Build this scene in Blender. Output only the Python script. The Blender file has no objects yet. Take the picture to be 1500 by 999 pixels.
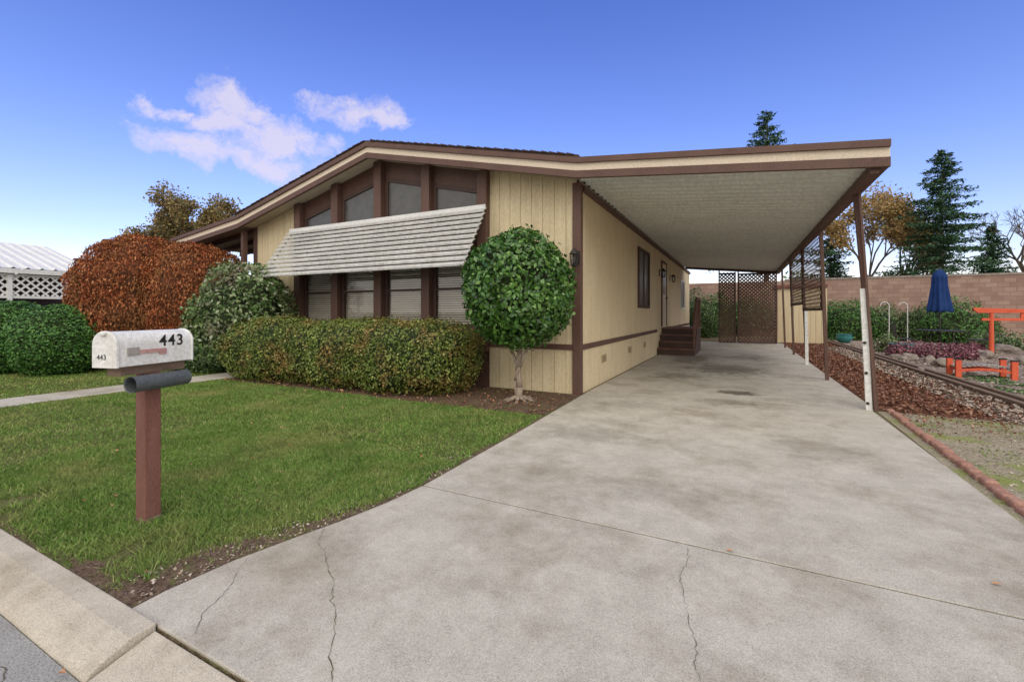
import bpy, bmesh, math, random
import numpy as np
from mathutils import Vector, noise, Matrix
random.seed(7); rng=np.random.default_rng(7)
scene=bpy.context.scene
COL=scene.collection
# ------------------------------------------------------------------ materials
def newmat(name):
    m=bpy.data.materials.new(name); m.use_nodes=True
    nt=m.node_tree; b=nt.nodes['Principled BSDF']; return m,nt,b
def N(nt,t,**k):
    n=nt.nodes.new(t)
    for a,v in k.items(): setattr(n,a,v)
    return n
def c4(c): return (c[0],c[1],c[2],1)
def coords(nt,sc=(1,1,1)):
    t=N(nt,'ShaderNodeTexCoord'); mp=N(nt,'ShaderNodeMapping'); mp.inputs['Scale'].default_value=sc
    nt.links.new(t.outputs['Object'],mp.inputs[0]); return mp.outputs[0]
def noisen(nt,vec,scale,detail=4,rough=.6):
    n=N(nt,'ShaderNodeTexNoise'); n.inputs['Scale'].default_value=scale; n.inputs['Detail'].default_value=detail; n.inputs['Roughness'].default_value=rough
    nt.links.new(vec,n.inputs['Vector']); return n.outputs[0]
def ramp(nt,fac,stops):
    r=N(nt,'ShaderNodeValToRGB'); e=r.color_ramp.elements
    e[0].position=stops[0][0]; e[0].color=c4(stops[0][1]); e[1].position=stops[-1][0]; e[1].color=c4(stops[-1][1])
    for p,c in stops[1:-1]:
        x=e.new(p); x.color=c4(c)
    nt.links.new(fac,r.inputs[0]); return r.outputs[0]
def mix(nt,fac,a,b,mode='MIX'):
    m=N(nt,'ShaderNodeMix',data_type='RGBA',blend_type=mode)
    for s,v in ((0,fac),(6,a),(7,b)):
        if hasattr(v,'is_linked'): nt.links.new(v,m.inputs[s])
        else: m.inputs[s].default_value=v if s==0 else c4(v)
    return m.outputs[2]
def math_(nt,op,a,b=None,c=None,clamp=False):
    m=N(nt,'ShaderNodeMath',operation=op,use_clamp=clamp)
    for i,v in enumerate((a,b,c)):
        if v is None: continue
        if hasattr(v,'is_linked'): nt.links.new(v,m.inputs[i])
        else: m.inputs[i].default_value=v
    return m.outputs[0]
def bump(nt,b,h,strength,dist=.01):
    n=N(nt,'ShaderNodeBump'); n.inputs['Strength'].default_value=strength; n.inputs['Distance'].default_value=dist
    nt.links.new(h,n.inputs['Height']); nt.links.new(n.outputs[0],b.inputs['Normal'])
def nmat(name,c1,c2,scale=3,rough=.7,bs=.3,bscale=60,sc=(1,1,1),metal=0,spec=.4,dist=.005,streak=0):
    m,nt,b=newmat(name); v=coords(nt,sc)
    f=noisen(nt,v,scale,4); col=ramp(nt,f,[(.3,c1),(.7,c2)])
    f2=noisen(nt,v,bscale,1); col=mix(nt,.35,col,ramp(nt,f2,[(.3,tuple(x*.7 for x in c1)),(.7,tuple(min(1,x*1.2) for x in c2))]))
    if streak:
        f3=noisen(nt,coords(nt,(5,5,.35)),2.2,3,.7); col=mix(nt,streak,col,ramp(nt,f3,[(.45,(1,1,1)),(.75,(.6,.52,.42))]),'MULTIPLY')
    nt.links.new(col,b.inputs['Base Color']); b.inputs['Roughness'].default_value=rough; b.inputs['Metallic'].default_value=metal
    b.inputs['Specular IOR Level'].default_value=spec
    if bs>.2: bump(nt,b,f2,bs,dist)
    return m
def leafmat(name,stops,tint=None,tscale=1.5,rough=.5,trans=.25,spec=.4,dark=0,dscale=.7):
    m,nt,b=newmat(name); g=N(nt,'ShaderNodeNewGeometry')
    col=ramp(nt,g.outputs['Random Per Island'],stops)
    if tint:
        f=noisen(nt,coords(nt),tscale,3,.7); f=ramp(nt,f,[(.48,(0,0,0)),(.66,(1,1,1))])
        col=mix(nt,math_(nt,'MULTIPLY',f,.75),col,tint)
    if dark:
        f=noisen(nt,coords(nt),dscale,4,.7); col=mix(nt,dark,col,ramp(nt,f,[(.38,(.5,.58,.5)),(.6,(1,1,1))]),'MULTIPLY')
    nt.links.new(col,b.inputs['Base Color']); b.inputs['Roughness'].default_value=rough; b.inputs['Specular IOR Level'].default_value=spec
    if trans:
        t=N(nt,'ShaderNodeBsdfTranslucent'); nt.links.new(col,t.inputs[0]); ms=N(nt,'ShaderNodeMixShader'); ms.inputs[0].default_value=trans
        out=nt.nodes['Material Output']; nt.links.new(b.outputs[0],ms.inputs[1]); nt.links.new(t.outputs[0],ms.inputs[2]); nt.links.new(ms.outputs[0],out.inputs[0])
    return m
M={}
M['cream']=nmat('cream_siding',(.62,.51,.33),(.73,.615,.41),1.2,.8,.15,90,(1,1,.25),streak=.35,spec=.25)
M['creamd']=nmat('cream_groove',(.34,.27,.16),(.40,.32,.19),2,.8,.1,40)
M['tan']=nmat('vent_tan',(.36,.27,.15),(.46,.35,.2),6,.7,.1,40)
M['trimc']=nmat('cream_trim',(.66,.55,.42),(.74,.63,.50),2,.6,.1,40)
M['brown']=nmat('brown_paint',(.09,.045,.034),(.14,.076,.058),3,.6,.15,70,(1,1,.3))
M['brownd']=nmat('dark_brown_paint',(.055,.030,.024),(.09,.05,.04),3,.6,.2,60)
M['stepb']=nmat('step_paint',(.13,.065,.048),(.21,.11,.085),4,.6,.1,60,(1,4,1))
M['shingle']=nmat('roof_shingles',(.05,.03,.025),(.09,.055,.045),6,.9,.5,40)
M['white']=nmat('white_metal',(.64,.64,.62),(.78,.78,.76),2,.45,.05,30)
M['awning']=nmat('awning_metal',(.44,.44,.42),(.64,.64,.62),1.6,.55,.1,25,(.6,1,1),streak=.5)
M['ceil']=nmat('carport_sheet',(.60,.61,.57),(.72,.73,.69),1.0,.5,.05,20)
M['soffit']=nmat('soffit_paint',(.45,.38,.29),(.55,.47,.37),2,.7,.1,30)
M['dark']=nmat('dark_interior',(.03,.027,.024),(.05,.045,.04),2,.9,0)
M['blind']=nmat('blind_slats',(.52,.46,.38),(.64,.57,.48),2,.6,0)
M['screen']=nmat('sun_screen',(.03,.03,.032),(.085,.083,.082),5,.3,.15,80,spec=.7)
M['iron']=nmat('black_iron',(.02,.018,.016),(.04,.035,.03),8,.45,.1,60)
M['black']=nmat('black_vinyl',(.01,.01,.01),(.02,.02,.02),8,.5,0)
M['orange']=nmat('vermilion_paint',(.60,.085,.035),(.72,.13,.055),5,.55,.1,50)
M['grey']=nmat('grey_wood',(.25,.23,.21),(.38,.35,.32),6,.8,.3,60,(1,6,1))
M['bark']=nmat('tree_bark',(.20,.15,.11),(.38,.31,.24),6,.9,.8,30,(1,1,.3),dist=.02)
M['barkd']=nmat('dark_bark',(.09,.07,.055),(.17,.14,.11),3,.9,.1,15,(1,1,.3),dist=.02)
M['brick']=nmat('edging_brick',(.26,.12,.085),(.42,.24,.18),9,.9,.5,50)
M['navy']=nmat('navy_canvas',(.014,.035,.12),(.022,.055,.18),5,.9,.1,60,spec=.1)
M['timber']=nmat('landscape_timber',(.13,.085,.06),(.24,.17,.12),7,.9,.4,40,(5,1,5))
M['teal']=nmat('teal_glaze',(.02,.12,.13),(.04,.2,.2),4,.2,0)
M['postred']=nmat('post_paint',(.15,.06,.045),(.25,.115,.09),4,.8,.6,60,(4,4,.6),streak=.5)
M['flag']=nmat('faded_flag',(.42,.22,.2),(.55,.33,.3),9,.6,.1,40)
M['tube']=nmat('tube_plastic',(.06,.068,.074),(.10,.11,.118),6,.5,.1,40)
M['rock']=nmat('garden_rock',(.17,.14,.12),(.34,.29,.25),5,.9,.8,18,dist=.03)
M['mbox']=nmat('mailbox_enamel',(.66,.66,.64),(.80,.80,.78),7,.4,.1,50,streak=.3)
m,nt,b=newmat('window_glass'); out=nt.nodes['Material Output']
tr=N(nt,'ShaderNodeBsdfTransparent'); tr.inputs[0].default_value=(.92,.94,.94,1); gl=N(nt,'ShaderNodeBsdfGlossy'); gl.inputs['Roughness'].default_value=.03
lw=N(nt,'ShaderNodeLayerWeight'); lw.inputs[0].default_value=.25; ms=N(nt,'ShaderNodeMixShader')
nt.links.new(math_(nt,'MULTIPLY_ADD',lw.outputs['Facing'],.26,.06),ms.inputs[0]); nt.links.new(tr.outputs[0],ms.inputs[1]); nt.links.new(gl.outputs[0],ms.inputs[2]); nt.links.new(ms.outputs[0],out.inputs[0]); M['glass']=m
def concrete(name,c1,c2,spots=(),fs=210,fm=.45):
    m,nt,b=newmat(name); v=coords(nt)
    big=noisen(nt,v,.6,4,.65); col=ramp(nt,big,[(.35,c1),(.65,c2)])
    med=noisen(nt,v,3.2,6,.78); col=mix(nt,.75,col,ramp(nt,med,[(.34,tuple(x*.72 for x in c1)),(.66,tuple(x*1.13 for x in c2))]))
    fine=noisen(nt,v,fs,2,.8); col=mix(nt,fm,col,ramp(nt,fine,[(.34,tuple(x*.36 for x in c1)),(.5,c2),(.66,tuple(min(1,x*1.4) for x in c2))]))
    st=noisen(nt,v,1.1,5,.7); st=ramp(nt,st,[(.47,(1,1,1)),(.70,(.62,.575,.51))]); col=mix(nt,.9,col,st,'MULTIPLY')
    if spots:
        wob=math_(nt,'MULTIPLY',math_(nt,'SUBTRACT',noisen(nt,v,5,4,.7),.5),2.2)
    for (x,y,rx,ry,k) in spots:
        mp=N(nt,'ShaderNodeMapping'); mp.vector_type='POINT'
        mp.inputs['Location'].default_value=(-x/rx,-y/ry,0); mp.inputs['Scale'].default_value=(1/rx,1/ry,0)
        nt.links.new(v,mp.inputs[0]); ln=N(nt,'ShaderNodeVectorMath',operation='LENGTH'); nt.links.new(mp.outputs[0],ln.inputs[0])
        f=ramp(nt,math_(nt,'ADD',ln.outputs['Value'],wob),[(.5,(1-k,1-k*1.03,1-k*1.08)),(1.0,(1,1,1))]); col=mix(nt,1.0,col,f,'MULTIPLY')
    nt.links.new(col,b.inputs['Base Color']); b.inputs['Roughness'].default_value=.85; b.inputs['Specular IOR Level'].default_value=.25
    bump(nt,b,fine,.4,.003)
    return m
M['drive']=concrete('driveway_concrete',(.405,.37,.31),(.53,.495,.43),
   [(-.03,8.0,.40,.26,.68),(-.25,11.2,1.0,1.2,.5),(-1.2,13.5,.6,1.6,.45),(.3,14.5,.6,1.2,.32),(-1.5,4.6,.7,.4,.2),(-.2,7.1,.5,.3,.3),(-1.1,9.6,.6,.6,.35),(-.6,3.3,.6,.3,.15),(-1.3,6.3,.5,.35,.18),(.6,5.0,.5,.5,.13)])
M['walk']=concrete('walk_concrete',(.40,.37,.32),(.54,.51,.45))
M['kerb']=concrete('kerb_concrete',(.38,.335,.27),(.54,.49,.41))
M['asph']=concrete('asphalt',(.23,.228,.22),(.34,.335,.32),fs=130,fm=.6)
def soil(name,cs,scale=2,bscale=25,st=.8,green=None,gs=1.2,gth=.52):
    m,nt,b=newmat(name); v=coords(nt); f=noisen(nt,v,scale,4,.7); col=ramp(nt,f,[(.3,cs[0]),(.5,cs[1]),(.72,cs[2])])
    f2=noisen(nt,v,bscale,3,.75); col=mix(nt,.5,col,ramp(nt,f2,[(.35,tuple(x*.4 for x in cs[0])),(.7,tuple(x*1.4 for x in cs[2]))]))
    if green:
        g=noisen(nt,v,gs,5,.7); g=ramp(nt,g,[(gth,(0,0,0)),(gth+.1,(1,1,1))]); col=mix(nt,math_(nt,'MULTIPLY',g,.75),col,green)
    nt.links.new(col,b.inputs['Base Color']); b.inputs['Roughness'].default_value=.95; b.inputs['Specular IOR Level'].default_value=.1
    bump(nt,b,f2,st,.03); return m
M['ground']=soil('ground_soil',((.10,.075,.045),(.17,.13,.08),(.25,.20,.13)),.6,22,.8,(.11,.15,.04))
M['lawn']=soil('lawn_soil',((.07,.085,.025),(.12,.14,.04),(.2,.18,.09)),1.6,60,.7)
M['mossd']=soil('mossy_dirt',((.27,.22,.15),(.38,.33,.24),(.48,.42,.32)),1.8,50,.8,(.24,.30,.06),1.5,.50)
M['mulch']=soil('mulch_ground',((.10,.045,.03),(.18,.085,.055),(.25,.13,.09)),3,50,1)
M['gravel']=soil('pink_gravel',((.26,.19,.16),(.36,.28,.24),(.46,.38,.33)),3,70,1)
M['dirt']=soil('bed_dirt',((.10,.065,.045),(.17,.115,.08),(.25,.18,.13)),4,50,1,(.15,.19,.05),5,.53)
M['crackm']=soil('crack_moss',((.09,.09,.045),(.12,.13,.06),(.16,.17,.09)),8,60,.5)
M['crackd']=nmat('crack_dark',(.085,.075,.06),(.13,.115,.09),9,.9,0)  # plain dark colour for crack and joint ribbons
M['chip']=leafmat('bark_chips',[(0,(.08,.032,.02)),(.4,(.19,.085,.052)),(.8,(.29,.145,.10)),(1,(.42,.28,.21))],trans=0,rough=.9,spec=.1)
M['pebble']=leafmat('pebbles',[(0,(.2,.16,.13)),(.5,(.36,.3,.25)),(1,(.52,.45,.38))],trans=0,rough=.9,spec=.2)
m,nt,b=newmat('block_wall'); v=coords(nt)
sx=N(nt,'ShaderNodeSeparateXYZ'); nt.links.new(v,sx.inputs[0]); cx_=N(nt,'ShaderNodeCombineXYZ'); nt.links.new(sx.outputs[0],cx_.inputs[0]); nt.links.new(sx.outputs[2],cx_.inputs[1])
bt=N(nt,'ShaderNodeTexBrick'); bt.inputs['Color1'].default_value=(.26,.15,.12,1); bt.inputs['Color2'].default_value=(.40,.27,.21,1); bt.inputs['Mortar'].default_value=(.20,.14,.11,1)
bt.inputs['Scale'].default_value=1; bt.inputs['Brick Width'].default_value=.41; bt.inputs['Row Height'].default_value=.205; bt.inputs['Mortar Size'].default_value=.014
nt.links.new(cx_.outputs[0],bt.inputs['Vector']); col=mix(nt,.35,bt.outputs[0],ramp(nt,noisen(nt,v,.8,4),[(.3,(.22,.14,.11)),(.7,(.42,.31,.25))]))
nt.links.new(col,b.inputs['Base Color']); b.inputs['Roughness'].default_value=.95; M['block']=m
M['camellia']=leafmat('camellia_leaves',[(0,(.02,.065,.010)),(.4,(.055,.15,.022)),(.8,(.11,.25,.042)),(1,(.22,.38,.09))],rough=.33,trans=.12,spec=.6,dark=.5,dscale=3)
M['boxwood']=leafmat('boxwood_leaves',[(0,(.045,.08,.012)),(.4,(.13,.19,.03)),(.8,(.24,.31,.06)),(1,(.42,.44,.13))],(.36,.19,.07),2.4,trans=.12,dark=.7,dscale=3)
M['rust']=leafmat('rust_foliage',[(0,(.14,.036,.016)),(.4,(.31,.085,.036)),(.8,(.45,.15,.06)),(1,(.56,.26,.12))],(.27,.14,.06),1.1,rough=.7,trans=0,spec=.1,dark=.6,dscale=2)
M['greyg']=leafmat('greygreen_leaves',[(0,(.03,.07,.018)),(.4,(.09,.17,.04)),(.75,(.20,.28,.10)),(1,(.42,.46,.32))],(.19,.11,.11),1.3,trans=.1)
M['hedgeg']=leafmat('hedge_leaves',[(0,(.018,.07,.012)),(.5,(.055,.16,.028)),(1,(.14,.30,.06))],trans=0,dark=.5,dscale=2)
M['darkg']=leafmat('dark_shrub',[(0,(.02,.05,.018)),(.5,(.07,.13,.04)),(1,(.17,.25,.09))],trans=0)
M['conifer']=leafmat('conifer_needles',[(0,(.025,.07,.035)),(.5,(.06,.13,.065)),(1,(.13,.21,.12))],trans=0,rough=.7,spec=.1)
M['autumn']=leafmat('autumn_leaves',[(0,(.22,.15,.06)),(.4,(.44,.27,.11)),(.7,(.55,.36,.14)),(1,(.34,.34,.12))],trans=.3)
M['olive']=leafmat('olive_leaves',[(0,(.12,.11,.04)),(.4,(.26,.20,.08)),(.7,(.38,.24,.10)),(1,(.24,.26,.09))],trans=.25)
M['purple']=leafmat('purple_leaves',[(0,(.08,.025,.04)),(.5,(.22,.07,.10)),(1,(.38,.18,.2))],trans=0)
M['grass']=leafmat('grass_blades',[(0,(.09,.17,.03)),(.4,(.165,.29,.055)),(.8,(.26,.39,.095)),(1,(.46,.44,.20))],(.35,.35,.13),1.1,trans=.15,rough=.6,spec=.15,dark=.55,dscale=1.9)
M['litter']=leafmat('leaf_litter',[(0,(.25,.1,.04)),(.5,(.42,.2,.09)),(1,(.5,.33,.2))],trans=0)
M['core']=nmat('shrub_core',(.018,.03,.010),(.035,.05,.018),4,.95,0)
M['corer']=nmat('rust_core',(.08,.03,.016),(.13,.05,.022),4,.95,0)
# ------------------------------------------------------------------ builders
def empty(name):
    o=bpy.data.objects.new(name,None); COL.objects.link(o); return o
def link(o,parent):
    COL.objects.link(o)
    if parent: o.parent=parent
    return o
class MB:
    def __init__(s): s.v=[]; s.f=[]
    def add(s,vs,fs):
        k=len(s.v); s.v+= [tuple(p) for p in vs]; s.f+=[tuple(i+k for i in f) for f in fs]
    def box(s,x0,x1,y0,y1,z0,z1):
        s.add([(x,y,z) for x in (x0,x1) for y in (y0,y1) for z in (z0,z1)],[(0,1,3,2),(4,6,7,5),(0,4,5,1),(2,3,7,6),(0,2,6,4),(1,5,7,3)])
    def extr(s,poly,axis,a,b):
        n=len(poly); f=[(p,a) for p in poly]+[(p,b) for p in poly]
        mp={'y':lambda p,t:(p[0],t,p[1]),'z':lambda p,t:(p[0],p[1],t),'x':lambda p,t:(t,p[0],p[1])}[axis]
        s.add([mp(p,t) for p,t in f],[tuple(range(n)),tuple(range(2*n-1,n-1,-1))]+[(i,(i+1)%n,(i+1)%n+n,i+n) for i in range(n)])
    def bar(s,p0,p1,w,t,nrm=(0,0,1)):
        p0=Vector(p0);p1=Vector(p1); d=(p1-p0).normalized(); n=Vector(nrm); sd=d.cross(n).normalized(); n=sd.cross(d).normalized()
        vs=[]
        for p in (p0,p1):
            for a in (-1,1):
                for c in (-1,1): vs.append(p+sd*a*w/2+n*c*t/2)
        s.add(vs,[(0,1,3,2),(4,6,7,5),(0,4,5,1),(2,3,7,6),(0,2,6,4),(1,5,7,3)])
    def cyl(s,p0,p1,r0,r1=None,n=10,cap=True):
        r1=r0 if r1 is None else r1; p0=Vector(p0);p1=Vector(p1); d=(p1-p0).normalized()
        a=d.orthogonal().normalized(); c=d.cross(a); vs=[]
        for p,r in ((p0,r0),(p1,r1)):
            for i in range(n):
                t=2*math.pi*i/n; vs.append(p+a*math.cos(t)*r+c*math.sin(t)*r)
        fs=[(i,(i+1)%n,(i+1)%n+n,i+n) for i in range(n)]
        if cap: fs+=[tuple(range(n)),tuple(range(2*n-1,n-1,-1))]
        s.add(vs,fs)
    def rev(s,prof,c,n=16):
        vs=[];fs=[]
        for r,z in prof:
            for i in range(n):
                t=2*math.pi*i/n; vs.append((c[0]+r*math.cos(t),c[1]+r*math.sin(t),c[2]+z))
        for j in range(len(prof)-1):
            for i in range(n): fs.append((j*n+i,j*n+(i+1)%n,(j+1)*n+(i+1)%n,(j+1)*n+i))
        fs.append(tuple(range(n))); fs.append(tuple((len(prof)-1)*n+i for i in range(n)))
        s.add(vs,fs)
    def obj(s,name,mat,parent=None,bevel=0,smooth=False):
        me=bpy.data.meshes.new(name); me.from_pydata(s.v,[],s.f)
        bm=bmesh.new(); bm.from_mesh(me); bmesh.ops.recalc_face_normals(bm,faces=bm.faces); bm.to_mesh(me); bm.free()
        me.materials.append(M[mat]); o=bpy.data.objects.new(name,me); link(o,parent)
        if smooth:
            for p in me.polygons: p.use_smooth=True
        if bevel:
            md=o.modifiers.new('b','BEVEL'); md.width=bevel; md.segments=2; md.limit_method='ANGLE'
        return o
def fastmesh(name,V,k,mat,parent=None):
    n=len(V)//k; me=bpy.data.meshes.new(name); me.vertices.add(len(V)); me.vertices.foreach_set('co',np.ascontiguousarray(V,dtype=np.float32).ravel())
    me.loops.add(len(V)); me.loops.foreach_set('vertex_index',np.arange(len(V),dtype=np.int32)); me.polygons.add(n)
    me.polygons.foreach_set('loop_start',np.arange(0,len(V),k,dtype=np.int32)); me.update(calc_edges=True); me.materials.append(M[mat])
    return link(bpy.data.objects.new(name,me),parent)
def unit(a): return a/np.maximum(np.linalg.norm(a,axis=1,keepdims=True),1e-9)
def leaves(name,P,Nn,size,asp,mat,parent=None,jit=.6,updir=None):
    n=len(P); nn=unit(Nn+rng.normal(0,jit,(n,3))); 
    r=rng.normal(0,1,(n,3)) if updir is None else np.array(updir)+rng.normal(0,.35,(n,3))
    t=unit(np.cross(nn,r)); b=np.cross(t,nn)
    if updir is not None: t,b=b,t
    s=(size*rng.uniform(.6,1.3,n))[:,None]
    V=np.empty((n,4,3)); V[:,0]=P-t*s; V[:,1]=P+b*s*asp+nn*s*.15; V[:,2]=P+t*s; V[:,3]=P-b*s*asp+nn*s*.15
    return fastmesh(name,V.reshape(-1,3),4,mat,parent)
def lump(P,f,seed):
    return np.array([noise.noise(Vector((p[0]*f+seed,p[1]*f,p[2]*f))) for p in P])
def superpts(n,c,a,p=2.0,amp=.08,f=2.0,seed=0,shell=.14):
    u=unit(rng.normal(0,1,(n,3))); r=(np.abs(u)**p).sum(1)**(-1/p); q=u*r[:,None]
    nr=unit(np.sign(u)*np.abs(u)**(p-1)/np.array(a)); P0=q*np.array(a)+np.array(c)
    l=lump(P0,f,seed)*amp+lump(P0,f*3.1,seed+5)*amp*.55
    k=1+l-rng.uniform(0,1,n)**2*shell+.02
    P=np.array(c)+q*np.array(a)*k[:,None]; return P,nr
def shrub(name,blobs,n,size,asp,mat,core='core',p=2,amp=.08,f=2,shell=.14,jit=.6,updir=None,zmin=.02,parent=None,stray=.03):
    e=parent or empty(name); tot=sum((b[1][0]*b[1][1]*b[1][2])**(2/3) for b in blobs); Ps=[];Ns=[]
    for i,(c,a) in enumerate(blobs):
        k=int(n*(a[0]*a[1]*a[2])**(2/3)/tot); P,nr=superpts(k,c,a,p,amp,f,i*3+len(name),shell)
        s=rng.random(k)<stray; P[s]+=nr[s]*rng.uniform(.01,.06,(s.sum(),1))
        keep=P[:,2]>zmin
        for j,(c2,a2) in enumerate(blobs):
            if j!=i: keep&=((np.abs((P-np.array(c2))/(np.array(a2)*.82))**p).sum(1)>1)
        Ps.append(P[keep]);Ns.append(nr[keep])
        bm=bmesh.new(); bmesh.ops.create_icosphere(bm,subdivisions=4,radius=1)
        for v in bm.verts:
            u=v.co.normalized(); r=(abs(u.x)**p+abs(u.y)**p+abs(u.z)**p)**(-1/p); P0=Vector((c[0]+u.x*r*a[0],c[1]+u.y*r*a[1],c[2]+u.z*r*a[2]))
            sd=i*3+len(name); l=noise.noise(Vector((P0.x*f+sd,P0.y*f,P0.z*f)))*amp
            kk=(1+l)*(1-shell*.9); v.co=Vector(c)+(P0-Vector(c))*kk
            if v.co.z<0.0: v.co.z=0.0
        me=bpy.data.meshes.new('inner_core'); bm.to_mesh(me); bm.free(); me.materials.append(M[core]); link(bpy.data.objects.new('inner_core',me),e)  # solid dark core blob filling the shrub behind its leaves
    leaves('foliage',np.concatenate(Ps),np.concatenate(Ns),size,asp,mat,e,jit,updir); return e
def lattice(mb,fm,nrm,a0,a1,b0,b1,sp,w,t):
    nv=Vector(nrm)
    for sgn in (1,-1):
        off=nv*(t*.55*sgn)
        if sgn==1: cs=np.arange(a0+b0+sp/2,a1+b1,sp*1.414)
        else: cs=np.arange(a0-b1+sp/2,a1-b0,sp*1.414)
        for c in cs:
            if sgn==1: lo=max(a0,c-b1); hi=min(a1,c-b0); g=lambda a:c-a
            else: lo=max(a0,c+b0); hi=min(a1,c+b1); g=lambda a:a-c
            if hi-lo<.02: continue
            mb.bar(Vector(fm(lo,g(lo)))+off,Vector(fm(hi,g(hi)))+off,w,t,nrm)
def G(px,py):
    dd=845/(py-458); s_=(px-750)/650; return (dd*(.890*s_-.456),dd*(.456*s_+.890))
def gpos(px,dd): s_=(px-750)/650; return (dd*(.890*s_-.456),dd*(.456*s_+.890))
# ------------------------------------------------------------------ ground
g=MB(); prof=[(-3000,0),(-7.3,0),(-7.2,-.08),(.955,-.08),(.962,0),(22,0),(3000,0)]
xs=[-3000,-40,-12,0,12,40,3000]
vs=[(x,y,z) for x in xs for y,z in prof]; n=len(prof)
g.add(vs,[(i*n+j,(i+1)*n+j,(i+1)*n+j+1,i*n+j+1) for i in range(len(xs)-1) for j in range(n-1)])
g.obj('ground','ground')
s=MB(); s.box(-200,200,-7.15,.726,-.1,-.054); s.obj('street','asph')
k=MB(); pk=[(.73,-.2),(.73,-.05),(.748,-.03),(.80,-.002),(.87,.022),(.957,.03),(.957,-.2)]
x=-2.13
while x>-60:
    k.extr(pk,'x',x-3.04,x); x-=3.05
k.extr(pk,'x',2.4,40); k.obj('kerb','kerb',bevel=.006)
a=MB()
for xa,xb in ((-2.12,-.6),(-.592,.9),(.908,2.39)): a.extr([(.73,-.2),(.73,-.048),(.948,.006),(.948,-.2)],'x',xa,xb)
a.obj('driveway_gutter','kerb',bevel=.004)
LE=[(-2.36,.965),(-2.37,1.1),(-2.345,1.39),(-2.27,1.7),(-2.2,1.95),(-2.13,2.3),(-2.10,2.64)]
d=MB(); d.extr(LE+[(2.0,2.64),(2.1,1.8),(2.35,.965)],'z',-.2,.012)
d.extr([(-2.10,2.654),(-2.12,4.2),(-2.16,5.6),(-2.2,7.0),(-2.2,7.4),(1.56,7.4),(1.54,3.6),(1.6,2.654)],'z',-.2,.012)
d.extr([(-2.2,7.41),(1.62,7.41),(1.62,13.2),(-2.2,13.2)],'z',-.2,.012)
d.extr([(-2.2,13.21),(1.62,13.21),(1.62,21.6),(-2.2,21.6)],'z',-.2,.012)
d.obj('driveway','drive',bevel=.004)
m=MB()
for y0,y1 in ((2.638,2.656),(7.398,7.412),(13.198,13.212)): m.add([(-2.1,y0,.006),(1.6,y0,.006),(1.6,y1,.006),(-2.1,y1,.006)],[(0,1,2,3)])
m.obj('expansion_joints','crackd')
def crack(pts,w,name='driveway_crack',mat='crackd',z=.0155):
    m=MB(); P=[]
    for i in range(len(pts)-1):
        p0=Vector(pts[i]+(0,));p1=Vector(pts[i+1]+(0,)); L=(p1-p0).length; k=max(2,int(L/.02))
        for j in range(k): 
            q=p0.lerp(p1,j/k); P.append((q.x+random.gauss(0,.004)+.03*noise.noise(q*6),q.y+random.gauss(0,.004)+.02*noise.noise(q*9)))
    vs=[];fs=[]
    for i,p in enumerate(P):
        d_=Vector(P[min(i+1,len(P)-1)])-Vector(P[max(0,i-1)]); nn=Vector((-d_.y,d_.x)).normalized()*w*random.uniform(.15,1)
        vs+=[(p[0]-nn.x,p[1]-nn.y,z),(p[0]+nn.x,p[1]+nn.y,z)]
    fs=[(2*i,2*i+1,2*i+3,2*i+2) for i in range(len(P)-1)]; m.add(vs,fs); return m.obj(name,mat)
crack([G(475,778),G(472,800),G(488,860),G(490,930),G(482,1010)],.0021,mat='crackm')
crack([G(1008,806),G(1000,850),G(1003,900),G(1022,960),G(1028,1010)],.0015)
crack([G(360,822),G(325,875),G(300,905),G(280,940)],.0018)
crack([G(720,622),G(860,640),G(1000,648),G(1250,680)],.002)
crack([G(1130,560),G(1170,600),G(1240,640)],.002)
crack([(-2.9,.70),(-2.7,.6),(-2.45,.62),(-2.2,.5),(-2.0,.3)],.003,'street_crack',z=-.0525)
crack([(-4.5,.5),(-3.6,.58),(-3.0,.45),(-2.6,.2)],.003,'street_crack',z=-.0525)
w=MB()
for i in range(5): w.box(-9.75,-8.95,.965+i*1.22,.965+i*1.22+1.21,-.1,.02)
w.box(-13.0,-8.95,7.07,7.5,-.1,.02)
w.obj('walkway','walk',bevel=.005)
l=MB(); l.add([(x,y,.006) for x,y in [(-8.94,.963),(-2.38,.963)]+LE[1:]+[(-2.12,4.2),(-2.16,5.2),(-3.2,5.1),(-4,5.05),(-8.94,5.1)]],[tuple(range(13))])
l.add([(x,y,.006) for x,y in [(-40,.963),(-9.76,.963),(-9.76,6.2),(-40,6.2)]],[(0,1,2,3)])
l.obj('lawn','lawn')
def edgex(y): return np.interp(y,[p[1] for p in LE]+[4.2,5.6],[p[0] for p in LE]+[-2.12,-2.16])
def barew(y): return .05+.20*max(0,1-abs(y-1.35)/.9)+.09*noise.noise(Vector((y*4,0,0)))+.04*noise.noise(Vector((y*19,3,0)))
ys=np.linspace(.97,5.1,140); vs=[]
for y in ys: vs+=[(edgex(y)-.002,y,.010),(edgex(y)-max(.02,barew(y)),y,.010)]
m=MB(); m.add(vs,[(2*i,2*i+1,2*i+3,2*i+2) for i in range(len(ys)-1)])
xs_=np.linspace(-8.9,-2.4,260); vs=[]
for x in xs_: vs+=[(x,.962,.0135),(x,1.0+.05*noise.noise(Vector((x*3,7,0)))+.12*max(0,1-abs(x+2.6)/.8)+.02*noise.noise(Vector((x*20,1,0))),.0135)]
m.add(vs,[(2*i,2*i+1,2*i+3,2*i+2) for i in range(len(xs_)-1)]); m.obj('edge_soil','dirt')
b_=MB(); b_.add([(-8.94,5.1,.005),(-4,5.05,.005),(-3.2,5.1,.005),(-2.2,5.22,.005),(-2.2,6.7,.005),(-8.94,6.7,.005)],[(0,1,2,3,4,5)]); b_.obj('planting_bed','dirt')
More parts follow.
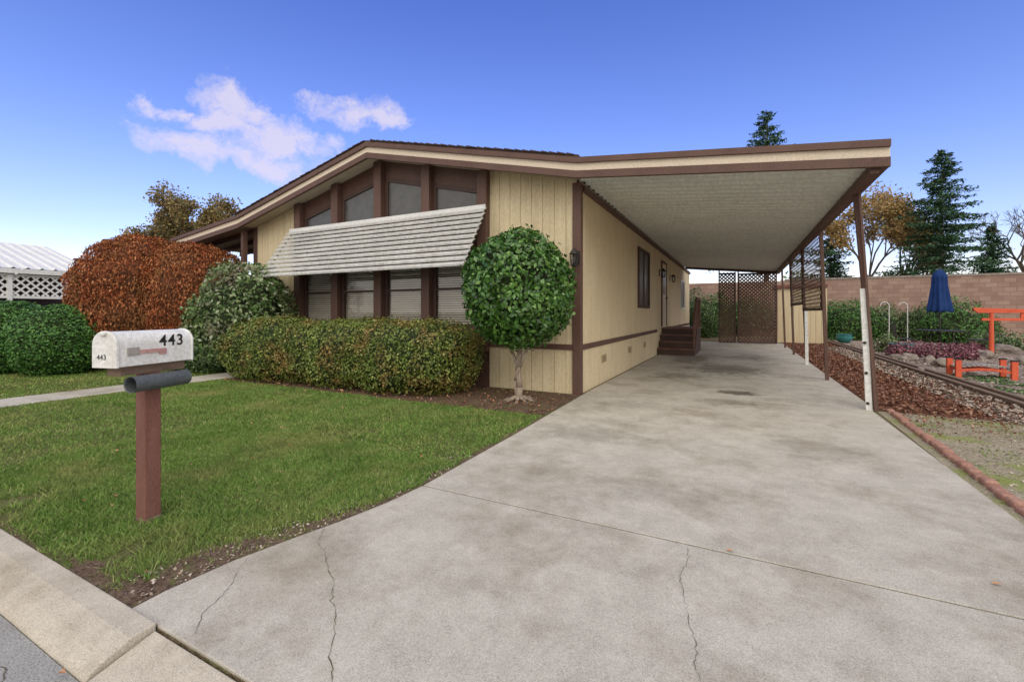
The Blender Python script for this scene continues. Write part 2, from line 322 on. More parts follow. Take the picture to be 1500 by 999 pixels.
def blades(n,x0,x1,y0,y1,near):
    X=rng.uniform(x0,x1,n);Y=rng.uniform(y0,y1,n)
    edge=edgex(Y)
    keep=(X<edge-.01) if x1>-5 else np.ones(n,bool)
    nz=np.array([noise.noise(Vector((a*1.3,b*1.3,3)))+.6*noise.noise(Vector((a*6,b*6,9))) for a,b in zip(X,Y)])
    de=(edge-X) if x1>-5 else np.full(n,9.); bw=np.array([barew(y) for y in Y])
    dk=Y-.957; bare=np.clip(1.6-de/bw,0,.93)*(X>-4)+np.clip(1-dk/.3,0,1)*.55
    mp=np.hypot(X+3.3,Y-1.44); bare+=np.clip(1-mp/.2,0,1)*.8
    keep&=(rng.random(n)> bare+np.clip(nz-.30,0,1)*1.7)
    X=X[keep];Y=Y[keep];nz=nz[keep];n=len(X)
    h=rng.uniform(.012,.036,n)*(1+.6*nz); an=rng.uniform(0,6.28,n); wd=rng.uniform(.002,.004,n)*near
    lean=rng.normal(0,.75,(n,2))*h[:,None]; z=np.full(n,.004)
    V=np.empty((n,3,3)); V[:,0]=np.c_[X-np.cos(an)*wd,Y-np.sin(an)*wd,z]; V[:,1]=np.c_[X+np.cos(an)*wd,Y+np.sin(an)*wd,z]; V[:,2]=np.c_[X+lean[:,0],Y+lean[:,1],h+.006]
    return V.reshape(-1,3)
V=np.concatenate([blades(140000,-5.5,-2.1,.965,3.2,1),blades(100000,-8.94,-2.1,.965,5.1,1.5),blades(45000,-8.94,-2.1,3,5.1,2),blades(35000,-16,-9.76,.965,5.6,2.6)])
fastmesh('lawn_grass',V,3,'grass')
def scatter(name,n,x0,x1,y0,y1,s0,s1,mat,z=.012,flat=.6,fn=None,parent=None):
    P=np.c_[rng.uniform(x0,x1,n),rng.uniform(y0,y1,n),np.full(n,z)+rng.uniform(0,s1*.6,n)]
    if fn is not None: P=P[fn(P)]
    n=len(P); nn=np.tile([0,0,1.],(n,1)); sz=rng.uniform(s0,s1,n)
    nn=unit(nn+rng.normal(0,flat,(n,3))); t=unit(np.cross(nn,rng.normal(0,1,(n,3)))); b=np.cross(t,nn)
    V=np.empty((n,4,3)); s=sz[:,None]; asp=rng.uniform(.3,.8,n)[:,None]
    V[:,0]=P-t*s;V[:,1]=P+b*s*asp;V[:,2]=P+t*s;V[:,3]=P-b*s*asp
    return fastmesh(name,V.reshape(-1,3),4,mat,parent)
scatter('bark_mulch',24000,1.66,3.3,7.45,22,.012,.035,'chip',.012)
scatter('mulch_spill',2200,1.75,3.3,5.4,7.5,.008,.022,'chip',.010,fn=lambda P:rng.random(len(P))<((P[:,1]-5.4)/2.1)**2)
scatter('dirt_pebbles',3500,1.7,3.6,3.0,7.4,.005,.014,'pebble',.008)
scatter('edge_crumbs',1900,-2.75,-2.1,.98,3.4,.004,.011,'pebble',.014,fn=lambda P:(edgex(P[:,1])-P[:,0]>0)&(edgex(P[:,1])-P[:,0]<.25))
scatter('cobbles',4500,2.75,3.36,7.2,20,.015,.04,'pebble',.02,.5)
scatter('fallen_leaves',300,-8.8,-2.2,4.9,6.6,.012,.03,'litter',.03,.5)
scatter('fallen_leaves',90,-5.5,-2.3,1.0,4.8,.008,.018,'litter',.03,.5)
scatter('fallen_leaves',22,-2,1.4,2.7,12,.008,.018,'litter',.02,.2)
scatter('bed_litter',5000,-8.9,-2.2,5.05,6.6,.008,.02,'chip',.014,.5)
for px,py in ((90,972),(1462,862),(1070,812)):
    gx,gy=G(px,py); z0=-.035 if gy<.75 else .018
    m=MB(); m.add([(gx-.02,gy,z0),(gx-.01,gy+.012,z0+.008),(gx+.02,gy+.008,z0+.004),(gx+.008,gy-.009,z0+.01)],[(0,1,2,3)]); m.obj('fallen_leaf','litter')
m=MB(); m.add([(x,y,.005) for x,y in ((1.62,7.4),(3.36,7.3),(3.36,26),(1.62,26))],[(0,1,2,3)]); m.obj('mulch_bed','mulch')
m=MB(); m.add([(x,y,.004) for x,y in ((1.5,.97),(9,.97),(9,7.3),(3.36,7.3),(1.62,7.395),(1.5,3))],[(0,1,2,3,4,5)]); m.obj('dirt_patch','mossd')
m=MB(); m.add([(x,y,.005) for x,y in ((3.72,7.35),(30,7.35),(30,27.9),(3.72,27.9))],[(0,1,2,3)]); m.obj('gravel_yard','gravel')
scatter('yard_gravel',9000,3.75,10,7.4,22,.015,.04,'pebble',.012)
nM=9000; X=rng.uniform(3.75,5.6,nM); Y=rng.uniform(7.6,12.5,nM); nz=np.array([noise.noise(Vector((a*1.1,b*1.1,5))) for a,b in zip(X,Y)]); kk=nz>.02; X=X[kk];Y=Y[kk]; P=np.c_[X,Y,np.full(len(X),.015)]
leaves('ground_cover',P,np.tile([0,0,1.],(len(P),1)),.022,.5,'hedgeg',None,.9)
nM=6000; X=rng.uniform(1.75,3.4,nM); Y=rng.uniform(3.2,7.2,nM); nz=np.array([noise.noise(Vector((a*1.6,b*1.6,11))) for a,b in zip(X,Y)]); kk=nz>.16; X=X[kk];Y=Y[kk]; P=np.c_[X,Y,np.full(len(X),.008)]
leaves('moss_tufts',P,np.tile([0,0,1.],(len(P),1)),.010,.5,'grass',None,.9)
m=MB(); y=3.0
while y<7.35:
    x0=1.575+.032*(y-3)+random.uniform(-.006,.006); z_=.045+random.uniform(-.01,.01)
    m.extr([(x0+.0,y),(x0+.085,y),(x0+.085,y+.125),(x0+.0,y+.125)],'z',-.05,z_); y+=.14
m.obj('brick_edging','brick',bevel=.02)
t=MB(); y=7.4
while y<22: 
    t.box(3.38,3.47,y,y+2.38,-.02,.085); t.box(3.62,3.71,y,y+2.38,-.02,.075); y+=2.4
t.obj('landscape_timbers','timber',bevel=.012)
# ------------------------------------------------------------------ mobile home
H=empty('mobile_home'); WX=-2.25; FY=6.76; LX=-10.45; RX=-6.36; BY=24.2
def rooftop(x): return 4.56-.2286*abs(x-RX)-(.0145*abs(x-RX) if x<RX else 0)
def wallz(x): return rooftop(x)-.22
m=MB(); mg=MB()
def fboards(x0,x1):
    x=x0
    while x<x1-.01:
        xe=min(x+.195,x1); m.extr([(x,0.0),(xe,0.0),(xe,wallz(xe)),(x,wallz(x))],'y',FY,FY+.02); x+=.203
    mg.extr([(x0,0.0),(x1,0.0),(x1,wallz(x1)-.01),(x0,wallz(x0)-.01)],'y',FY+.012,FY+.04)
fboards(-3.9,-2.3); fboards(-10.4,-8.9)
y=FY+.02
while y<BY-.01:
    ye=min(y+.195,BY); m.box(WX-.02,WX,y,ye,0,wallz(WX)); y+=.203
mg.box(WX-.05,WX-.012,FY+.05,BY,0,wallz(WX)-.01)
mg.box(LX,LX+.04,FY+.05,BY,0,wallz(LX)-.01); mg.extr([(LX,0),(WX-.06,0),(WX-.06,3.3),(RX,4.3),(LX,3.3)],'y',BY,BY+.05)
m.obj('siding_boards','cream',H); mg.obj('wall_backing','creamd',H)
m=MB(); m.box(-3.9,-2.37,FY-.022,FY-.001,.70,.79); m.box(-10.37,-8.9,FY-.022,FY-.001,.70,.79); m.box(WX+.001,WX+.022,FY+.09,14.15,.70,.79); m.box(WX+.001,WX+.022,17.2,BY,.70,.79)
m.box(-2.365,-2.225,FY-.03,FY+.085,0,3.36); m.box(-10.5,-10.38,FY-.03,FY+.08,0,3.36)
m.box(WX+.002,WX+.06,FY+.09,BY,3.24,3.335)
m.obj('trim','brown',H,bevel=.005)
m=MB()
PX=[-8.80,-7.62,-6.41,-5.22,-3.99]; pw=.19
m.box(-8.9,-3.9,FY,FY+.05,.0,1.03)
m.box(-8.9,-3.9,FY+.003,FY+.05,2.42,3.13)
m.extr([(-8.9,wallz(-8.9)-.33),(-8.9,wallz(-8.9)),(RX,wallz(RX)),(-3.9,wallz(-3.9)),(-3.9,wallz(-3.9)-.33),(RX,wallz(RX)-.33)],'y',FY+.003,FY+.05)
for p in PX: m.box(p-pw/2-.03,p+pw/2+.03,FY+.006,FY+.05,1.03,wallz(p)-.05)
m.obj('window_wall_panel','brown',H)
m=MB()
for p in PX: m.box(p-pw/2,p+pw/2,FY-.13,FY-.001,.62,min(wallz(p-pw/2),wallz(p+pw/2)))
m.box(-8.9,-3.9,FY-.05,FY-.002,.96,1.04)
m.obj('pillars','brown',H,bevel=.006)
mf=MB(); ms_=MB(); mb_=MB(); gl_=MB()
for i in range(4):
    x0=PX[i]+pw/2+.03; x1=PX[i+1]-pw/2-.03
    for (a0,a1,z0,z1) in ((x0,x1,1.03,1.09),(x0,x1,2.34,2.42),(x0,x0+.04,1.09,2.34),(x1-.04,x1,1.09,2.34),(x0+.04,x1-.04,1.72,1.76)):
        mf.box(a0,a1,FY-.012,FY+.045,z0,z1)
    gl_.add([(x0+.041,FY+.02,1.091),(x1-.041,FY+.02,1.091),(x1-.041,FY+.02,2.339),(x0+.041,FY+.02,2.339)],[(0,1,2,3)])
    z=1.11
    while z<2.34:
        yy=FY+.065; tl=.017+random.uniform(-.003,.001)
        mb_.add([(x0-.02,yy-.012,z-tl),(x1+.02,yy-.012,z-tl),(x1+.02,yy,z+.004),(x0-.02,yy,z+.004),(x1+.02,yy+.016,z+tl),(x0-.02,yy+.016,z+tl)],[(0,1,2,3),(3,2,4,5)]); z+=.042
    zt=lambda x: wallz(x)-.36
    ms_.extr([(x0+.05,3.19),(x1-.05,3.19),(x1-.05,zt(x1)-.05),(x0+.05,zt(x0)-.05)],'y',FY+.015,FY+.03)
    mf.box(x0,x1,FY-.012,FY+.04,3.13,3.19); 
    mf.extr([(x0,zt(x0)+.03),(x1,zt(x1)+.03),(x1,zt(x1)-.05),(x0,zt(x0)-.05)],'y',FY-.012,FY+.04)
    mf.box(x0,x0+.05,FY-.010,FY+.038,3.19,zt(x0+.05)-.04); mf.box(x1-.05,x1,FY-.010,FY+.038,3.19,zt(x1-.05)-.04)
mf.obj('front_window_frames','brownd',H); ms_.obj('upper_windows','screen',H); mb_.obj('blinds','blind',H); gl_.obj('front_window_glass','glass',H)
m=MB(); m.box(LX+.06,WX-.08,7.35,7.4,0.02,3.3); m.obj('interior','dark',H)
m=MB()
m.extr([(LX-.05,rooftop(LX)+.03),(RX,4.60),(-2.12,3.64),(-2.12,3.56),(RX,4.50),(LX-.05,rooftop(LX)-.05)],'y',6.30,BY+.3)
m.obj('roof','shingle',H)
m=MB(); r2=random.Random(4); x=LX-.05
while x<-2.2:
    xe=x+r2.uniform(.12,.2); zz=lambda q: (4.60-.2286*abs(q-RX)) if q>RX else 4.60-.2431*abs(q-RX)
    if not (x<RX<xe): m.extr([(x,zz(x)),(xe-.01,zz(xe)),(xe-.01,zz(xe)+.012),(x,zz(x)+.026)],'y',6.27+r2.uniform(0,.015),7.2)
    x=xe
m.obj('shingle_tabs','shingle',H)
def band(mb,pts,dz0,dz1,y0,y1):
    mb.extr([(x,z-dz0) for x,z in pts]+[(x,z-dz1) for x,z in reversed(pts)],'y',y0,y1)
FP=[(-13.3,3.235),(LX,rooftop(LX)),(RX,4.56),(-2.16,3.60),(1.50,3.22)]
mc=MB(); band(mc,FP,.075,.19,6.325,6.36); mc.obj('fascia_board','trimc',H)
mb1=MB(); band(mb1,FP,-.005,.075,6.285,6.36); band(mb1,FP,.19,.295,6.30,6.36); mb1.obj('fascia_trim','brown',H)
mso=MB(); band(mso,FP[1:4],.20,.22,6.36,FY+.06); mso.obj('soffit','soffit',H)
m=MB(); band(m,FP[:2],.10,.14,6.37,11.5); m.obj('porch_roof','soffit',H)
m=MB()
for yy in np.arange(6.9,11.4,.6): band(m,FP[:2],.145,.26,yy,yy+.05)
m.box(-13.2,-13.08,6.42,6.54,0,2.95);m.box(-13.2,-13.08,11.3,11.42,0,2.95); m.box(-10.62,-10.52,6.5,6.6,0,3.25)
m.obj('porch_frame','brown',H)
m=MB(); m.box(-13.2,-10.5,7.6,11.5,0,.5); m.obj('porch_deck','brown',H)
A=empty('window_awning'); A.parent=H
m=MB(); n=11; y0,z0,y1,z1=6.62,3.13,5.90,2.05
for i in range(n):
    ya=y0+(y1-y0)*i/n; za=z0+(z1-z0)*i/n; yb=y0+(y1-y0)*(i+1)/n; zb=z0+(z1-z0)*(i+1)/n
    m.extr([(ya,za-.02),(yb-.035,zb+.02),(yb-.03,zb-.008),(yb-.02,zb-.008),(yb-.02,zb+.014),(ya+.01,za-.026)],'x',-9.02+random.uniform(-.006,.006),-3.87+random.uniform(-.008,.008))
m.obj('slats','awning',A)
m=MB()
for xx in (-8.95,-7.9,-6.9,-5.9,-4.9,-3.94): m.bar((xx,y0+.02,z0-.05),(xx,y1+.03,z1-.02),.03,.02,(1,0,0))
for xx in (-8.97,-3.92): m.bar((xx,FY-.01,2.35),(xx,y1+.05,z1+.02),.02,.015,(1,0,0))
m.box(-9.0,-3.9,6.60,6.66,3.10,3.17)
m.obj('awning_arms','white',A)
def sidewin(y0,y1,z0,z1,fm,name):
    f=MB(); X=WX; t_=.07
    for a in ((y0,y1,z0,z0+t_),(y0,y1,z1-t_,z1),(y0,y0+t_,z0+t_,z1-t_),(y1-t_,y1,z0+t_,z1-t_)): f.box(X+.001,X+.045,a[0],a[1],a[2],a[3])
    f.box(X+.003,X+.03,(y0+y1)/2-.02,(y0+y1)/2+.02,z0+t_,z1-t_)
    f.obj(name+'_frame',fm,H,bevel=.004); g2=MB(); g2.box(X+.002,X+.012,y0+t_,y1-t_,z0+t_,z1-t_); g2.obj(name+'_pane','screen',H)
sidewin(11.25,12.75,1.42,2.95,'brownd','side_window'); sidewin(20.2,21.6,1.45,2.7,'white','rear_side_window')
m=MB(); m.box(WX+.001,WX+.04,15.0,15.08,.85,3.0); m.box(WX+.001,WX+.04,15.98,16.06,.85,3.0); m.box(WX+.001,WX+.04,15.08,15.98,2.92,3.0); m.obj('door_frame','brown',H)
m=MB(); m.box(WX+.002,WX+.02,15.08,15.98,.85,2.92); m.obj('door','trimc',H)
m=MB(); m.box(WX+.021,WX+.03,15.25,15.8,1.9,2.7); m.cyl((WX+.02,15.9,1.8),(WX+.08,15.9,1.8),.03); m.obj('door_pane','screen',H)
def lantern(x,y,z,nx,ny,name):
    e=empty(name); e.parent=H; m=MB(); m.box(x-.05 if ny else x,x+.05 if ny else x+.02,y-.02 if ny else y-.05,y if ny else y+.05,z-.1,z+.1)
    cx,cy=x+nx*.13,y+ny*.13; m.bar((x,y,z+.07),(cx,cy,z+.13),.02,.02); m.rev([(.02,.13),(.075,.05),(.075,.04)],(cx,cy,z)); m.rev([(.05,-.14),(.055,-.12),(.03,-.15)],(cx,cy,z))
    for i in range(6):
        t=i*math.pi/3; m.cyl((cx+.07*math.cos(t),cy+.07*math.sin(t),z+.045),(cx+.05*math.cos(t),cy+.05*math.sin(t),z-.13),.006)
    m.obj('lantern_body','iron',e); m=MB(); m.rev([(.05,-.12),(.065,.04)],(cx,cy,z)); m.obj('lantern_glass','glass',e)
lantern(-2.29,FY-.03,2.17,0,-1,'wall_lantern'); lantern(WX+.002,14.6,2.55,1,0,'wall_lantern'); lantern(WX+.002,17.0,2.55,1,0,'wall_lantern')
m=MB()
for yy in (8.0,10.2,12.0): m.box(WX+.001,WX+.014,yy,yy+.3,.38,.52)
m.obj('skirting_vents','tan',H)
m=MB()
for yy in (8.0,10.2,12.0):
    for k_ in range(5): m.box(WX+.0145,WX+.018,yy+.03,yy+.27,.395+k_*.023,.402+k_*.023)
m.obj('vent_louvres','timber',H)
S=empty('entry_steps'); m=MB()
for i in range(4): m.box(WX+.03,-1.18,14.2+i*.28,14.2+(i+1)*.28-.001 if i<3 else 16.6,0,(i+1)*.2-.03)
m.obj('step_body','brownd',S); m=MB()
for i in range(4): m.box(WX+.028,-1.15,14.15+i*.28,(14.145+(i+1)*.28) if i<3 else 16.62,(i+1)*.2-.029,(i+1)*.2+.015)
m.obj('treads','stepb',S,bevel=.006)
m=MB(); m.bar((-1.2,14.25,1.0),(-1.2,15.1,1.75),.06,.09); m.bar((-1.2,15.1,1.75),(-1.2,16.6,1.75),.06,.09)
for i in range(4): m.box(-1.22,-1.18,14.25+i*.28,14.29+i*.28,i*.2,1.0+.88*.28*i+.02)
for yy in np.arange(15.2,16.61,.17): m.box(-1.215,-1.185,yy,yy+.03,.8,1.74)
m.obj('railing','stepb',S)
# ------------------------------------------------------------------ carport
C=empty('carport'); m=MB()
def cz(x): return 3.345-.0985*(x+2.19)
vs=[]
for i,yv in enumerate(np.arange(6.37,21.3,.05)):
    dz=[0,0,.01,.05,.05][i%5]
    vs+=[(-2.185,yv,cz(-2.185)+dz),(1.42,yv,cz(1.42)+dz)]
m.add(vs,[(2*i,2*i+1,2*i+3,2*i+2) for i in range(len(vs)//2-1)]); m.obj('ribbed_ceiling','ceil',C)
m=MB(); m.extr([(-2.12,3.53),(1.45,3.17),(1.45,3.1),(-2.12,3.46)],'y',6.37,21.35); m.obj('roof_deck','white',C)
m=MB(); m.box(1.425,1.50,6.37,21.3,2.93,3.20); m.box(1.33,1.42,6.37,21.3,2.88,2.985); band(m,[(-2.16,3.56),(1.5,3.2)],.0,.3,21.36,21.4)
m.obj('edge_beam','brown',C,bevel=.004)
m=MB()
for i,yy in enumerate((7.45,10.3,13.2,16.1,19.0)):
    lean=.12 if i==0 else .0
    m.bar((1.50+lean,yy,0),(1.40,yy,2.9),.06,.06,(0,1,0))
    if i==0: m.bar((1.60,yy-.09,0),(1.43,yy-.07,2.9),.03,.03,(0,1,0))
m.obj('posts','brown',C,bevel=.004)
m=MB(); m.bar((1.535,7.395,0),(1.47,7.40,1.62),.07,.03,(0,1,0)); m.bar((1.50,13.15,0),(1.48,13.14,1.35),.07,.05,(0,1,0)); m.obj('post_sleeves','white',C,bevel=.003)
m=MB()
for z in (.1,.5,.9): m.cyl((1.52-.04*z,7.375,z),(1.52-.04*z,7.37,z),.02)
m.obj('sleeve_bolts','iron',C)
L=empty('lattice_screen'); m=MB()
for a,b2 in ((10.36,13.15),(13.25,16.05)):
    zt_,zb=2.86,(1.34 if a<11 else 1.5)
    lattice(m,lambda p,q:(1.42,p,q),(1,0,0),a+.05,b2-.05,zb+.04,zt_,.115,.036,.003)
m.obj('lattice_strips','brown',L); m=MB()
for a,b2 in ((10.36,13.15),(13.25,16.05)):
    zt_,zb=2.86,(1.34 if a<11 else 1.5)
    m.box(1.405,1.435,a,b2,zb,zb+.05); m.box(1.405,1.435,a,a+.05,zb+.05,zt_); m.box(1.405,1.435,b2-.05,b2,zb+.05,zt_)
m.obj('lattice_frame','brownd',L)
L=empty('lattice_screen'); m=MB()
for a,b2 in ((-.78,-.12),(-.06,1.36)):
    lattice(m,lambda p,q:(p,20.8,q),(0,1,0),a+.04,b2-.04,.09,2.98 if a<-.5 else 2.9,.10,.05,.01)
m.obj('lattice_strips','brown',L); m=MB()
for a,b2 in ((-.78,-.12),(-.06,1.36)):
    m.box(a,b2,20.77,20.83,.04,.09); m.box(a,a+.05,20.77,20.83,.09,3.1 if a<-.5 else 3.0); m.box(b2-.05,b2,20.77,20.83,.09,3.0); m.box(a+.05,b2-.05,20.77,20.83,2.9 if a<-.5 else 2.86,2.97 if a<-.5 else 2.93)
m.obj('lattice_frame','brownd',L)
Sh=empty('storage_shed'); m=MB(); x=1.5
while x<3.2: m.box(x,x+.19,22.6,22.62,0,2.35); x+=.2
m.box(1.5,3.2,22.63,24.5,0,2.34); m.obj('shed_walls','cream',Sh); m=MB(); m.box(1.4,3.3,22.5,24.6,2.36,2.5); m.box(1.42,1.495,22.57,22.595,0,2.35); m.obj('shed_roof','postred',Sh)
# ------------------------------------------------------------------ mailbox
MBX=empty('mailbox'); RT=math.radians(15)
m=MB(); m.box(-.046,.046,-.046,.046,-.1,.93); m.obj('post','postred',MBX,bevel=.006).rotation_euler=(0,0,-RT*.6)
m=MB(); m.box(-.050,.050,-.050,.050,0,.03); m.obj('post_foot','timber',MBX,bevel=.01).rotation_euler=(0,0,-RT*.6)
def archprof(w,h,n=14,z0=0):
    r=w/2; P=[(-r,z0),(r,z0)]
    for i in range(n+1):
        t=math.pi*i/n; P.append((r*math.cos(t),z0+h-r*.9+r*.9*math.sin(t)))
    return P
ZB=.985
m=MB(); m.extr(archprof(.165,.205,z0=ZB),'y',-.24,.225); m.obj('box_body','mbox',MBX,bevel=.004)
m=MB(); m.extr(archprof(.178,.214,z0=ZB-.004),'y',-.253,-.235); m.extr(archprof(.178,.214,z0=ZB-.004),'y',.218,.230); m.box(-.018,.018,-.27,-.253,1.168,1.185); m.obj('box_door','mbox',MBX,bevel=.004)
m=MB(); m.box(-.05,.05,-.2,.2,.93,ZB-.001); m.obj('bracket','timber',MBX)
m=MB(); m.box(.084,.089,-.17,.045,1.055,1.078); m.box(.084,.089,-.002,.045,1.04,1.054); m.obj('flag','flag',MBX,bevel=.001)
m=MB(); m.box(.0835,.093,-.19,-.125,1.05,1.095); m.obj('flag_bracket','grey',MBX,bevel=.002)
m=MB(); nn=24; prof2=[]
for r,yy in ((.048,-.19),(.048,.16),(.043,.16),(.043,-.185),(.048,-.19)):
    prof2.append([(r*math.cos(2*math.pi*i/nn)+.105,yy,.88+r*math.sin(2*math.pi*i/nn)) for i in range(nn)])
vs=[p for ring in prof2 for p in ring]; m.add(vs,[(j*nn+i,j*nn+(i+1)%nn,(j+1)*nn+(i+1)%nn,(j+1)*nn+i) for j in range(4) for i in range(nn)]); m.add(prof2[2],[tuple(range(nn))]); m.obj('newspaper_tube','tube',MBX)
def text(s,size,loc,rot,parent,mat='black',ex=.0008):
    c=bpy.data.curves.new('number','FONT'); c.body=s; c.size=size; c.extrude=ex; c.offset=.0012*size/.1; c.space_character=1.12; c.materials.append(M[mat]); o=bpy.data.objects.new('number',c); link(o,parent); o.location=loc; o.rotation_euler=rot; return o
text('443',.10,(.0832,.0,1.092),(math.radians(90),0,math.radians(90)),MBX)
text('443',.042,(-.05,-.2542,1.03),(math.radians(90),0,0),MBX,'tube')
MBX.location=(-3.30,1.44,0); MBX.rotation_euler=(0,0,RT)
# ------------------------------------------------------------------ shrubs
shrub('boxwood_hedge',[((-8.05,5.8,.55),(1.12,.80,.62)),((-6.5,5.85,.55),(1.35,.74,.6)),((-5.0,5.88,.56),(1.22,.72,.6))],64000,.023,.6,'boxwood',p=3.2,amp=.15,f=1.7,shell=.18,stray=.16)
shrub('rust_arborvitae',[((-12.85,5.6,1.45),(1.38,1.4,1.60)),((-11.6,6.0,1.45),(1.15,1.1,1.45))],75000,.034,.40,'rust',core='corer',p=2.4,amp=.08,f=1.6,shell=.10,jit=.75,updir=(0,0,1),stray=.14)
shrub('variegated_shrub',[((-9.55,5.95,1.35),(1.0,.85,1.08)),((-9.95,5.7,1.0),(.8,.7,.8))],10500,.045,.55,'greyg',p=2.2,amp=.26,f=1.8,shell=.36,stray=.18)
shrub('low_shrub',[((-10.6,5.6,.3),(1.0,.5,.4))],7000,.03,.5,'darkg',amp=.15,shell=.3)
for c,r in (((-12.9,4.0,.70),(.80,.75,.74)),((-14.1,3.6,.75),(.78,.75,.78)),((-15.6,3.4,.7),(.8,.8,.8))):
    shrub('clipped_shrub',[(c,r)],16000,.026,.6,'hedgeg',amp=.09,p=2.3,shell=.13,stray=.1)
T=empty('topiary_tree')
shrub('topiary_tree',[((-2.9,5.88,1.63),(.79,.79,.86))],9000,.042,.56,'camellia',amp=.09,f=2.7,shell=.17,jit=.6,parent=T,stray=.12)
def limb(mb,pts,r0,r1,n=8):
    k=len(pts)-1
    for i in range(k): mb.cyl(pts[i],pts[i+1],r0+(r1-r0)*i/k,r0+(r1-r0)*(i+1)/k,n,cap=True)
m=MB(); bx,by=-2.9,5.88
limb(m,[(bx,by,-.02),(bx+.02,by,.2),(bx-.015,by+.01,.45),(bx+.02,by,.7),(bx,by,1.1)],.055,.035)
limb(m,[(bx-.03,by,.05),(bx-.045,by-.02,.3),(bx+.02,by-.03,.5),(bx+.04,by,.8)],.03,.02)
limb(m,[(bx-.015,by+.01,.5),(bx-.1,by,.7),(bx-.2,by,.95)],.028,.018)
limb(m,[(bx+.02,by,.5),(bx+.12,by,.72),(bx+.22,by+.05,.95)],.026,.016)
for i in range(8):
    t=i*.785+.3; rr=random.uniform(.16,.34); limb(m,[(bx,by,.07),(bx+math.cos(t)*rr*.5,by+math.sin(t)*rr*.5,.03),(bx+math.cos(t)*rr,by+math.sin(t)*rr,-.01)],.035,.012)
m.obj('trunk','bark',T,smooth=True)
# ------------------------------------------------------------------ trees
def conifer(base,h,w,seed=1,z0=.12,dn=1.0):
    e=empty('conifer_tree'); r=random.Random(seed); m=MB(); b0=Vector(base); m.cyl(b0,b0+Vector((0,0,h*.98)),h*.014,.02,8); P=[];Nn=[]
    z=h*z0
    while z<h*.985:
        fr_=1-(z/h-z0)/(1-z0); L=w/2*(fr_**.85)*r.uniform(.7,1.1)+.2
        for j in range(r.randint(5,8)):
            t=r.uniform(0,6.28); LL=L*r.uniform(.5,1.25); tip=b0+Vector((math.cos(t)*LL,math.sin(t)*LL,z-LL*.12+LL*.25*(1-fr_))); st=b0+Vector((0,0,z))
            m.cyl(st,tip,.03*fr_+.012,.008,4,cap=False)
            k=int((LL*26+8)*dn)
            for q in range(k):
                s_=r.uniform(.1,1.0); p=st.lerp(tip,s_); sw=LL*.16*(1.1-s_)+.07
                P.append((p.x+r.gauss(0,sw),p.y+r.gauss(0,sw),p.z-abs(r.gauss(0,.15))+.03)); Nn.append((r.gauss(0,.4),r.gauss(0,.4),1))
        z+=h*.020+.03
    m.obj('trunk','barkd',e); leaves('needles',np.array(P),np.array(Nn),.16,.35,'conifer',e,.5); return e
conifer((16.2,53,0),16.2,10.5,seed=3,dn=1.2); conifer((2.3,48.3,0),20.9,11.5,seed=5,z0=.3)
conifer((9.0,60,0),11,6,seed=8); conifer((22,60,0),10,6,seed=9)
def decid(name,base,h,w,mat,nl,size,seed,bark='barkd',dens=.9,levels=5,r0=.22):
    e=empty(name); r=random.Random(seed); m=MB(); tips=[]
    def grow(p,d,L,rad,lv):
        q=p
        for i in range(3):
            nd=(d+Vector((r.gauss(0,.13),r.gauss(0,.13),r.gauss(0,.06)))).normalized(); q2=q+nd*L/3; m.cyl(q,q2,rad*(1-.1*i),rad*(1-.1*(i+1)),6 if lv<3 else 4,cap=False); q=q2; d=nd
            if lv>=levels-2: tips.append(q.copy())
        if lv>=levels: tips.append(q); return
        for i in range(r.choice((2,3,3)) if lv else 4):
            ax=Vector((r.gauss(0,1),r.gauss(0,1),r.gauss(0,.4))).normalized(); nd=(d*1.0+ax*(.75)+Vector((0,0,.12))).normalized()
            grow(q,nd,L*r.uniform(.62,.85),rad*.66,lv+1)
    grow(Vector(base),Vector((0,0,1)),h*.27,r0,0)
    V=np.array(m.v); cx,cy=base[0],base[1]; zmax=V[:,2].max(); wr=np.percentile(np.hypot(V[:,0]-cx,V[:,1]-cy),98); sx=(w/2)/wr; sz=h/zmax
    m.v=[(cx+(a-cx)*sx,cy+(b-cy)*sx,c*sz) for a,b,c in m.v]; m.obj('limbs',bark,e)
    if nl:
        tp=np.array([(cx+(t.x-cx)*sx,cy+(t.y-cy)*sx,t.z*sz) for t in tips]); tp=tp[rng.random(len(tp))<dens]
        idx=rng.integers(0,len(tp),nl); P=tp[idx]+rng.normal(0,size*2.4,(nl,3)); leaves('leaves',P,rng.normal(0,1,(nl,3)),size,.6,mat,e,.5)
    return e
x,y=gpos(318,33); decid('autumn_tree',(x,y,0),9.9,6.6,'olive',14000,.10,11,levels=5,dens=.95)
x,y=gpos(232,31); decid('autumn_tree',(x,y,0),8.4,6.0,'olive',12000,.10,12,levels=5,dens=.9)
x,y=gpos(275,36); decid('autumn_tree',(x,y,0),9.2,7,'olive',11000,.11,14,levels=5,dens=.9)
decid('autumn_tree',(11.8,57,0),14.5,8.5,'autumn',9000,.15,21,levels=5,dens=.7)
decid('autumn_tree',(15.5,62,0),12,8,'olive',8000,.15,23,levels=5,dens=.7)
decid('bare_tree',(24.5,60,0),12.0,11,None,0,.1,31,levels=6,r0=.2); decid('bare_tree',(29,58,0),11.0,10,None,0,.1,33,levels=6,r0=.2)
P=[]
for i in range(60):
    t=i/60; cx=-140+280*t+random.uniform(-3,3); cy=85+random.uniform(-5,10); hh=random.uniform(5,8)
    q=unit(rng.normal(0,1,(400,3)))*rng.uniform(.6,1,(400,1))*np.array([3.5,3,hh*.55]); P.append(q+np.array([cx,cy,hh*.5]))
P=np.concatenate(P); leaves('distant_trees',P,rng.normal(0,1,P.shape),.42,.6,'darkg',None,.5)
